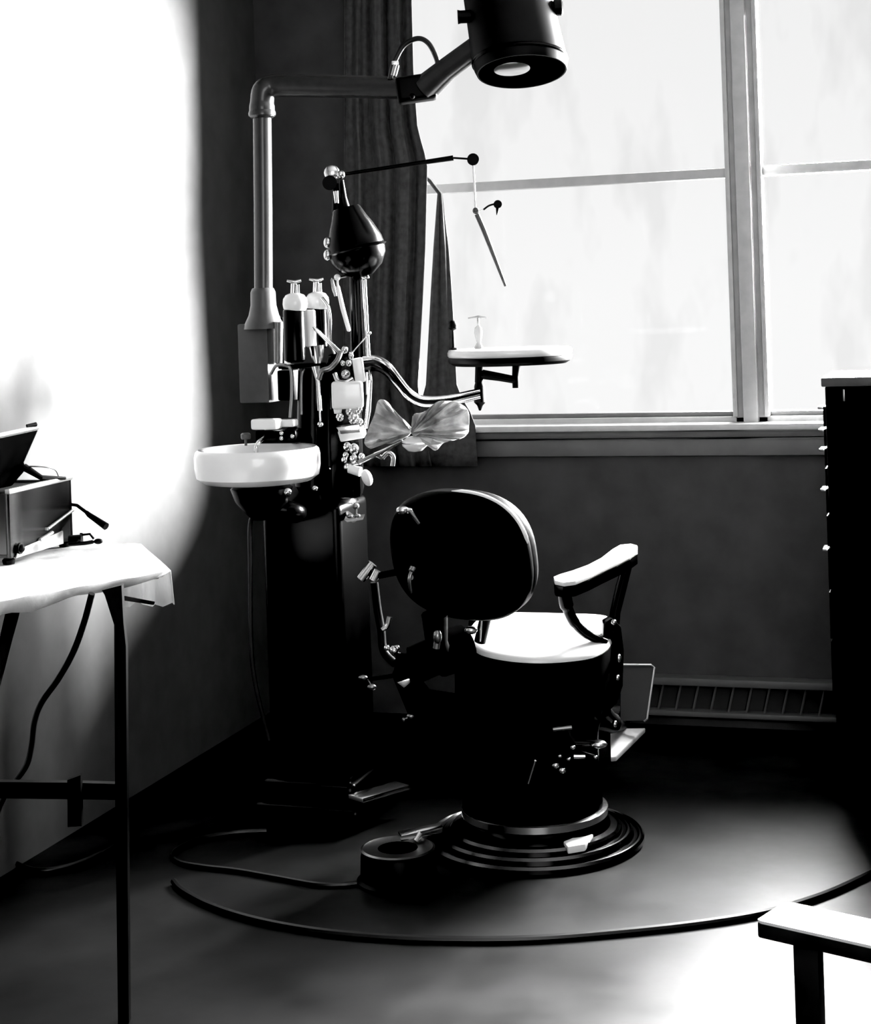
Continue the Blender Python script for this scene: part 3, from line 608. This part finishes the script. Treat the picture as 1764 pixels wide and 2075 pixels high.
# cords on the floor
def floor_cord(name, pts, r, label, m='rubber'):
    p = [PZ(u, v, r) for u, v in pts]; bm = B(); tube(bm, spl(p, 8), r, 8)
    return single(name, bm, m, label, 'cord', Vector((p[0].x, p[0].y, 0)))
floor_cord('power_cord', [(540, 1684), (470, 1688), (400, 1702), (352, 1727), (362, 1746), (410, 1756), (480, 1764), (560, 1778), (640, 1792), (690, 1793), (722, 1790)], .007, 'black cord looping left on the floor from the unit base to the foot controller')
floor_cord('floor_hose', [(352, 1786), (372, 1806), (430, 1836), (520, 1864), (640, 1886), (780, 1899), (920, 1904), (1080, 1902), (1240, 1890), (1400, 1873), (1540, 1851), (1640, 1823), (1720, 1791), (1830, 1735)], .009, 'long dark hose sweeping in a wide arc across the floor in front of the chair')

# ------------------------------------------------------------------ table on the left
ZT = .90
A_, B_ = PZ(345, 1160, ZT), PZ(285, 1105, ZT)
D_ = PZ(0, 1222, ZT); dd = (D_ - A_)
D2 = A_ + dd * 1.25
C2 = Vector((XL + .03, 0, ZT)); C2.y = B_.y - .02; C2.z = ZT
D3 = Vector((XL + .03, D2.y - .05, ZT))
LG = P(243, 1190, 3.68)
table = thing('instrument_table', 'dark metal stand with thin legs under a white cloth at the left wall', 'table', (LG.x - .25, LG.y, 0))
def inset(p, s=.96):
    c = (A_ + B_ + C2 + D3 + D2) / 5; return c + (p - c) * s
bm = B(); slab(bm, [inset(p, .93) - Zv * .002 for p in (A_, B_, C2, D3, D2)], Vector((0, 0, -.012)), .002); obj('table_top', bm, 'blackm', table)
dL = 3.68
foot = PZ(258, 2076, 0)
def flat(bm, pts, t):   # strip facing the camera, given as pixel outline and depth
    slab(bm, pts, Fv * t)
bm = B(); flat(bm, [P(206, 1196, dL), P(246, 1186, dL), P(250, 1262, dL), P(255, 1310, dL), P(257, 1600, dL + .0), P(261, 2078, 3.56), P(239, 2078, 3.56), P(233, 1600, dL), P(231, 1266, dL), P(212, 1206, dL)], .025); obj('leg', bm, 'blackm', table)
bm = B(); flat(bm, [P(10, 1245, dL + .15), P(35, 1240, dL + .15), P(33, 1252, dL + .15), P(0, 1372, dL + .1), P(-60, 1600, dL), P(-150, 1960, dL - .05), P(-175, 1960, dL - .05), P(-80, 1600, dL), P(-14, 1350, dL + .1)], .025); obj('leg', bm, 'blackm', table)
bm = B(); flat(bm, [P(-75, 1584, dL + .02), P(140, 1586, dL + .02), P(245, 1589, dL + .02), P(245, 1621, dL + .02), P(-75, 1617, dL + .02)], .02); obj('stretcher', bm, 'blackm', table)
bm = B(); flat(bm, [P(136, 1581, dL - .005), P(163, 1571, dL - .005), P(165, 1674, dL - .005), P(137, 1676, dL - .005)], .02); obj('bracket', bm, 'blackm', table)
bm = B(); flat(bm, [P(244, 1208, dL + .03), P(312, 1221, 3.95), P(311, 1226, 3.95), P(244, 1216, dL + .03)], .012); obj('end_rail', bm, 'flat', table)
# cloth with a short front fall and an end fall
bm = B()
def pl(p, dz=0): return bm.verts.new(p + Zv * dz)
n = 24
def edge_pts(a, b, k): return [a + (b - a) * (i / k) for i in range(k + 1)]
zc = .003
fe = edge_pts(A_, D2, n); be = edge_pts(B_, C2, n)
topg = [[pl(fe[i] + (be[i] - fe[i]) * (j / 6), zc + .001 * math.sin(i * 1.3 + j)) for j in range(7)] for i in range(n + 1)]
for i in range(n):
    for j in range(6): bm.faces.new((topg[i][j], topg[i + 1][j], topg[i + 1][j + 1], topg[i][j + 1]))
hem = [(345, 1163), (320, 1170), (290, 1180), (245, 1192), (185, 1203), (150, 1207), (110, 1222), (62, 1240), (30, 1241), (0, 1246), (-90, 1290)]
hs = spl([Vector((a, b, 0)) for a, b in hem], 6)
prev = topg
hv = []
for i in range(n + 1):
    q = hs[int(round(i / n * (len(hs) - 1)))]
    lenf = fe[i]; h = PX  # hem follows the measured lower edge
    d_ = dep(fe[i]) - .012 - .006 * math.sin(i * .9)
    # lateral position from the table edge; height from the hem line
    uu = CU + F * ((lenf - O).dot(Rv)) / dep(lenf)
    vv = q.y
    for (a, b) in zip(hs, hs[1:]):
        if (a.x - uu) * (b.x - uu) <= 0 and a.x != b.x:
            vv = a.y + (b.y - a.y) * (uu - a.x) / (b.x - a.x); break
    p = P(uu, vv, d_); p.z = min(p.z, ZT - .004)
    hv.append(bm.verts.new(p))
for i in range(n): bm.faces.new((topg[i][0], topg[i + 1][0], hv[i + 1], hv[i]))
ev = []
for j in range(7):
    p = A_ + (B_ - A_) * (j / 6); off = Vector((.010 * math.sin(j * 1.7) + .006, 0, -.075 - .080 * j / 6 + .006 * math.sin(j * 2.1)))
    ev.append(bm.verts.new(p + off))
for j in range(6): bm.faces.new((topg[0][j], topg[0][j + 1], ev[j + 1], ev[j]))
bk_ = []
for i in range(5):
    p = be[i]; bk_.append(bm.verts.new(p + Vector((0, .006 * math.sin(i * 2), -.155 + .01 * math.sin(i * 1.9)))))
for i in range(4): bm.faces.new((topg[i][6], topg[i + 1][6], bk_[i + 1], bk_[i]))
tcl = single('tablecloth', bm, 'cloth', 'white cloth spread over the instrument stand with ragged hem', 'tablecloth', (A_ + D2) / 2)
md = tcl.modifiers.new('thick', 'SOLIDIFY'); md.thickness = .002

# sterilizer on the cloth
s0 = PZ(23, 1140, ZT + .012); s1 = PZ(148, 1101, ZT + .012)
ex = (s1 - s0); Ls = ex.length; ex.normalize(); ey = Vector((-ex.y, ex.x, 0))   # away from the camera side
if ey.dot(Rv) > 0: ey = -ey
hS = px(146, dep(s0)); wS = .20
st = thing('sterilizer', 'box shaped steel sterilizer with open dark lid on the white cloth', 'sterilizer', s0 + ex * Ls / 2 + ey * wS / 2)
Zb = s0.z
def sp(a, b, c): return s0 + ex * a * Ls + ey * b * wS + Zv * c * hS
bm = B()
for a0, a1, b0, b1 in ((0, 1, 0, .06), (0, 1, .94, 1), (0, .05, 0, 1), (.95, 1, 0, 1)):
    slab(bm, [sp(a0, b0, .06), sp(a1, b0, .06), sp(a1, b1, .06), sp(a0, b1, .06)], Zv * hS * .9, .0)
slab(bm, [sp(0, 0, .06), sp(1, 0, .06), sp(1, 1, .06), sp(0, 1, .06)], Zv * hS * .05)
bd = obj('case', bm, 'steel', st)
bm = B(); slab(bm, [sp(-.01, -.02, .95), sp(1.01, -.02, .95), sp(1.01, .05, .95), sp(-.01, .05, .95)], Zv * .012, .002); obj('case_rim', bm, 'steell', bd)
bm = B(); slab(bm, [sp(.05, .06, .9), sp(.95, .06, .9), sp(.95, .94, .9), sp(.05, .94, .9)], Zv * .004); obj('basin', bm, 'blackm', bd)
bm = B(); slab(bm, [sp(.04, -.012, .05), sp(.8, -.012, .05), sp(.80, -.012, .24), sp(.10, -.012, .16)], -ey * .004, .001); obj('label_plate', bm, 'steell', bd).name = 'front_plate'
bm = B(); tube(bm, [sp(.10, -.05, .17), sp(.10, -.02, .17)], .014, 14); ball(bm, sp(.10, -.05, .17), .010); obj('switch_knob', bm, 'blackm', st)
for a in (.05, .95):
    for b in (.08, .92):
        bm = B(); lathe(bm, [(.014, 0), (.016, .01), (.012, hS * .08)], sp(a, b, -.035), seg=12); obj('foot', bm, 'blackm', st)
bm = B(); tube(bm, [sp(.55, -.03, .33), sp(.98, -.03, .50)], .004); tube(bm, [sp(.55, -.03, .33), sp(.55, 0, .33)], .004); obj('case_bar', bm, 'steell', bd)
bm = B(); tube(bm, [sp(.42, -.03, .20), sp(.62, -.03, .26)], .005); tube(bm, [sp(.5, -.03, .22), sp(.5, 0, .22)], .004); obj('case_bar', bm, 'steell', bd)
# lid
dl_ = dep(s0) + .14
lidp = [P(-70, 904, dl_ - .12), P(75, 872, dl_ + .08), P(46, 938, dl_ + .06), P(52, 950, dl_ + .06), P(22, 985, dl_ + .02), P(-70, 1005, dl_ - .12)]
bm = B(); slab(bm, lidp, Fv * .012, .002); ld = obj('lid', bm, 'flat', st)
bm = B(); tube(bm, [P(-70, 897, dl_ - .12), P(76, 866, dl_ + .08)], .006); obj('lid_rim', bm, 'steell', ld)
bm = B(); tube(bm, [P(54, 863, dl_ + .05), P(73, 860, dl_ + .07)], [.004, .006]); tube(bm, [P(66, 862, dl_ + .065), P(66, 872, dl_ + .07)], .004); obj('lid_knob', bm, 'blackm', ld)
bm = B(); tube(bm, [P(48, 946, dl_ + .05), P(84, 968, dl_ + .05), P(132, 969, dl_ + .12)], [.010, .007, .004]); obj('lid_hinge', bm, 'blackm', st)
bm = B(); tube(bm, spl([P(52, 945, dl_ + .05), P(85, 946, dl_ + .05), P(110, 951, dl_ + .08), P(119, 966, dl_ + .1)]), .0018); obj('lid_wire', bm, 'nickeld', st)
dH = dep(s1) + .02
bm = B(); tube(bm, [P(143, 1022, dH), P(156, 1024, dH), P(176, 1039, dH - .02)], .0045); ha = obj('lid_lever', bm, 'blackm', st)
bm = B(); tube(bm, [P(174, 1037, dH - .02), P(180, 1043, dH - .02), P(215, 1067, dH - .05)], [.005, .007, .010], 12); obj('lever_grip', bm, 'blackm', ha)
bm = B(); tube(bm, [P(140, 1096, dH - .18), P(166, 1094, dH - .18)], .014, 12); tube(bm, [P(164, 1096, dH - .17), P(165, 1080, dH - .17)], [.006, .004]); tube(bm, [P(165, 1084, dH - .17), P(182, 1082, dH - .18), P(190, 1092, dH - .18)], .003)
tube(bm, spl([P(140, 1102, dH - .20), P(168, 1101, dH - .21), P(188, 1098, dH - .20)]), .005); tube(bm, [P(160, 1100, dH - .21), P(158, 1094, dH - .17)], .006); ball(bm, P(199, 1097, dH - .20), .008, (1.4, 1, .9)); tube(bm, [P(188, 1098, dH - .20), P(199, 1097, dH - .20)], .003); obj('drain_tap', bm, 'blackm', st)
bm = B(); tube(bm, spl([P(186, 1203, 3.72), P(170, 1262, 3.74), P(148, 1322, 3.76), P(118, 1376, 3.8), P(84, 1424, 3.84), P(70, 1462, 3.88), P(64, 1510, 3.92), P(54, 1550, 3.98), P(30, 1585, 4.05), P(6, 1620, 4.12), P(-8, 1668, 4.2), PZ(4, 1722, .008), PZ(30, 1748, .008), PZ(80, 1764, .008), PZ(150, 1752, .008), PZ(210, 1726, .008), PZ(243, 1700, .008), PZ(222, 1680, .008), PZ(190, 1676, .008)]), .0072, 10)
single('power_cord', bm, 'rubber', 'black electric cord hanging from the instrument stand and coiling on the floor by the wall', 'cord', PZ(80, 1764, 0))

# ------------------------------------------------------------------ cabinet at the right
ck = P(1670, 770, 4.95)
x0, y0 = ck.x, ck.y
ztop = P(1670, 784, 4.95).z
cab = thing('drawer_cabinet', 'tall black cabinet with grey top at the right edge below the window', 'cabinet', (x0 + .3, y0 + .2, 0))
yd = min(.42, YB - .10 - y0)
bm = B(); box(bm, (x0 + .3, y0 + yd / 2, ztop / 2), (.6, yd, ztop), bev=.004); body = obj('carcass', bm, 'cab', cab)
bm = B(); box(bm, (x0 + .3, y0 + yd / 2, ztop + .014), (.62, yd + .02, .028), bev=.005); obj('top_slab', bm, 'cabtop', cab)
prevz = ztop - .02
for k, v in enumerate((822, 868, 908, 948, 990, 1044, 1112, 1200, 1300)):
    z = P(1662, v, 4.95).z
    zl = P(1662, (822, 868, 908, 948, 990, 1044, 1112, 1200, 1300, 1420)[k + 1], 4.95).z
    bm = B(); box(bm, (x0 - .003, y0 + yd / 2, (z + zl) / 2), (.012, yd - .03, z - zl - .008), bev=.002); dr = obj('drawer', bm, 'cab', cab)
    if k in (0, 1, 2, 4, 6):
        bm = B(); box(bm, (x0 - .014, y0 + .06, z - .008), (.022, .08, .008), bev=.003); obj('drawer_handle', bm, 'nickel', dr)
bm = B(); box(bm, (P(1710, 800, 4.95).x, y0 - .003, P(1710, 800, 4.95).z), (.006, .006, .035), bev=.002); obj('key_plate', bm, 'nickeld', cab)

# ------------------------------------------------------------------ low bench at lower right
zb_ = .205
a0 = PZ(1532, 1864, zb_); a1 = PZ(1764, 1916, zb_); a2 = PZ(1588, 1825, zb_)
e1 = (a1 - a0).normalized(); e2 = (a2 - a0); e2 = (e2 - e1 * e2.dot(e1)); wB = e2.length; e2.normalize(); Lb = .75
bn = thing('step_stool', 'low narrow stool with white top and dark frame at lower right corner of the floor', 'stool', Vector((a0.x, a0.y, 0)) + e1 * .3)
def bp(s, t, z): p = a0 + e1 * s + e2 * t; p.z = z; return p
bm = B(); r = .012
slab(bm, [bp(0, .006, zb_), bp(.01, 0, zb_), bp(Lb, 0, zb_), bp(Lb, wB, zb_), bp(.015, wB, zb_), bp(0, wB - .01, zb_)], Vector((0, 0, -.006))); obj('top', bm, 'benchtop', bn)
bm = B(); slab(bm, [bp(0, .004, zb_ - .006), bp(.006, -.001, zb_ - .006), bp(Lb, -.001, zb_ - .006), bp(Lb, wB, zb_ - .006), bp(0, wB, zb_ - .006)], Vector((0, 0, -.030)), .003); obj('top_frame', bm, 'bench', bn)
s_leg = (PZ(1603, 1915, .17) - a0).dot(e1)
for s in (s_leg, Lb - .12):
    bm = B(); slab(bm, [bp(s, .004, zb_ - .03), bp(s + .055, .004, zb_ - .03), bp(s + .055, .03, zb_ - .03), bp(s, .03, zb_ - .03)], Vector((0, 0, -(zb_ - .03))), .002); obj('leg', bm, 'bench', bn)

# ------------------------------------------------------------------ light
w = bpy.data.worlds.new('overcast_sky'); bpy.context.scene.world = w; w.use_nodes = True
nt = w.node_tree; bg = nt.nodes['Background']
tcw = nt.nodes.new('ShaderNodeTexCoord'); sx_ = nt.nodes.new('ShaderNodeSeparateXYZ'); rp = nt.nodes.new('ShaderNodeValToRGB')
nt.links.new(tcw.outputs['Generated'], sx_.inputs[0]); nt.links.new(sx_.outputs['Z'], rp.inputs['Fac'])
rp.color_ramp.elements[0].position = 0; rp.color_ramp.elements[0].color = (.97, .97, .97, 1)
rp.color_ramp.elements[1].position = .35; rp.color_ramp.elements[1].color = (.83, .83, .83, 1)
nt.links.new(rp.outputs['Color'], bg.inputs['Color']); bg.inputs['Strength'].default_value = 1.0

def look(o, d):
    o.rotation_euler = Vector(d).to_track_quat('-Z', 'Y').to_euler()
sun = bpy.data.lights.new('low_sun', 'SUN'); sun.energy = 110.0; sun.angle = math.radians(24)
so_ = bpy.data.objects.new('low_sun', sun); C.objects.link(so_); so_.location = (3, YB + 3, 3)
look(so_, (-1.0, -.78, -.17))
ar_ = bpy.data.lights.new('window_daylight', 'AREA'); ar_.shape = 'RECTANGLE'; ax0 = PY(1500, 600, YB).x; ar_.size = wx1 - ax0; ar_.size_y = zt - zs; ar_.energy = 1450; ar_.spread = math.radians(95)
ao = bpy.data.objects.new('window_daylight', ar_); C.objects.link(ao); ao.location = ((ax0 + wx1) / 2, YB + .6, (zs + zt) / 2 + .25); look(ao, (0, -1, -.15))
rl = bpy.data.lights.new('room_fill', 'AREA'); rl.size = 2.4; rl.energy = 85  # unseen fill light added behind the camera
ro = bpy.data.objects.new('room_fill', rl); C.objects.link(ro); ro.location = (.9, -1.3, 1.9); look(ro, (-.1, 1, -.05))

# ------------------------------------------------------------------ camera
cd = bpy.data.cameras.new('camera'); co = bpy.data.objects.new('camera', cd); C.objects.link(co)
cd.sensor_fit = 'AUTO'; cd.sensor_width = 36; cd.lens = F / 2075 * 36; cd.shift_y = -(1037.5 - CV) / 2075; cd.shift_x = 0
cd.clip_start = .05
Rr = Rv * cT - Zv * sT; Ur = Rv * sT + Zv * cT
co.matrix_world = Matrix((( Rr.x, Ur.x, -Fv.x, 0), (Rr.y, Ur.y, -Fv.y, 0), (Rr.z, Ur.z, -Fv.z, H), (0, 0, 0, 1)))
bpy.context.scene.camera = co
sc = bpy.context.scene
sc.view_settings.view_transform = 'Standard'; sc.view_settings.look = 'None'; sc.view_settings.exposure = 0
sc.view_settings.use_curve_mapping = True
cm = sc.view_settings.curve_mapping
cm.black_level = (.008, .008, .008); cm.white_level = (1.02, 1.02, 1.02); cm.update()
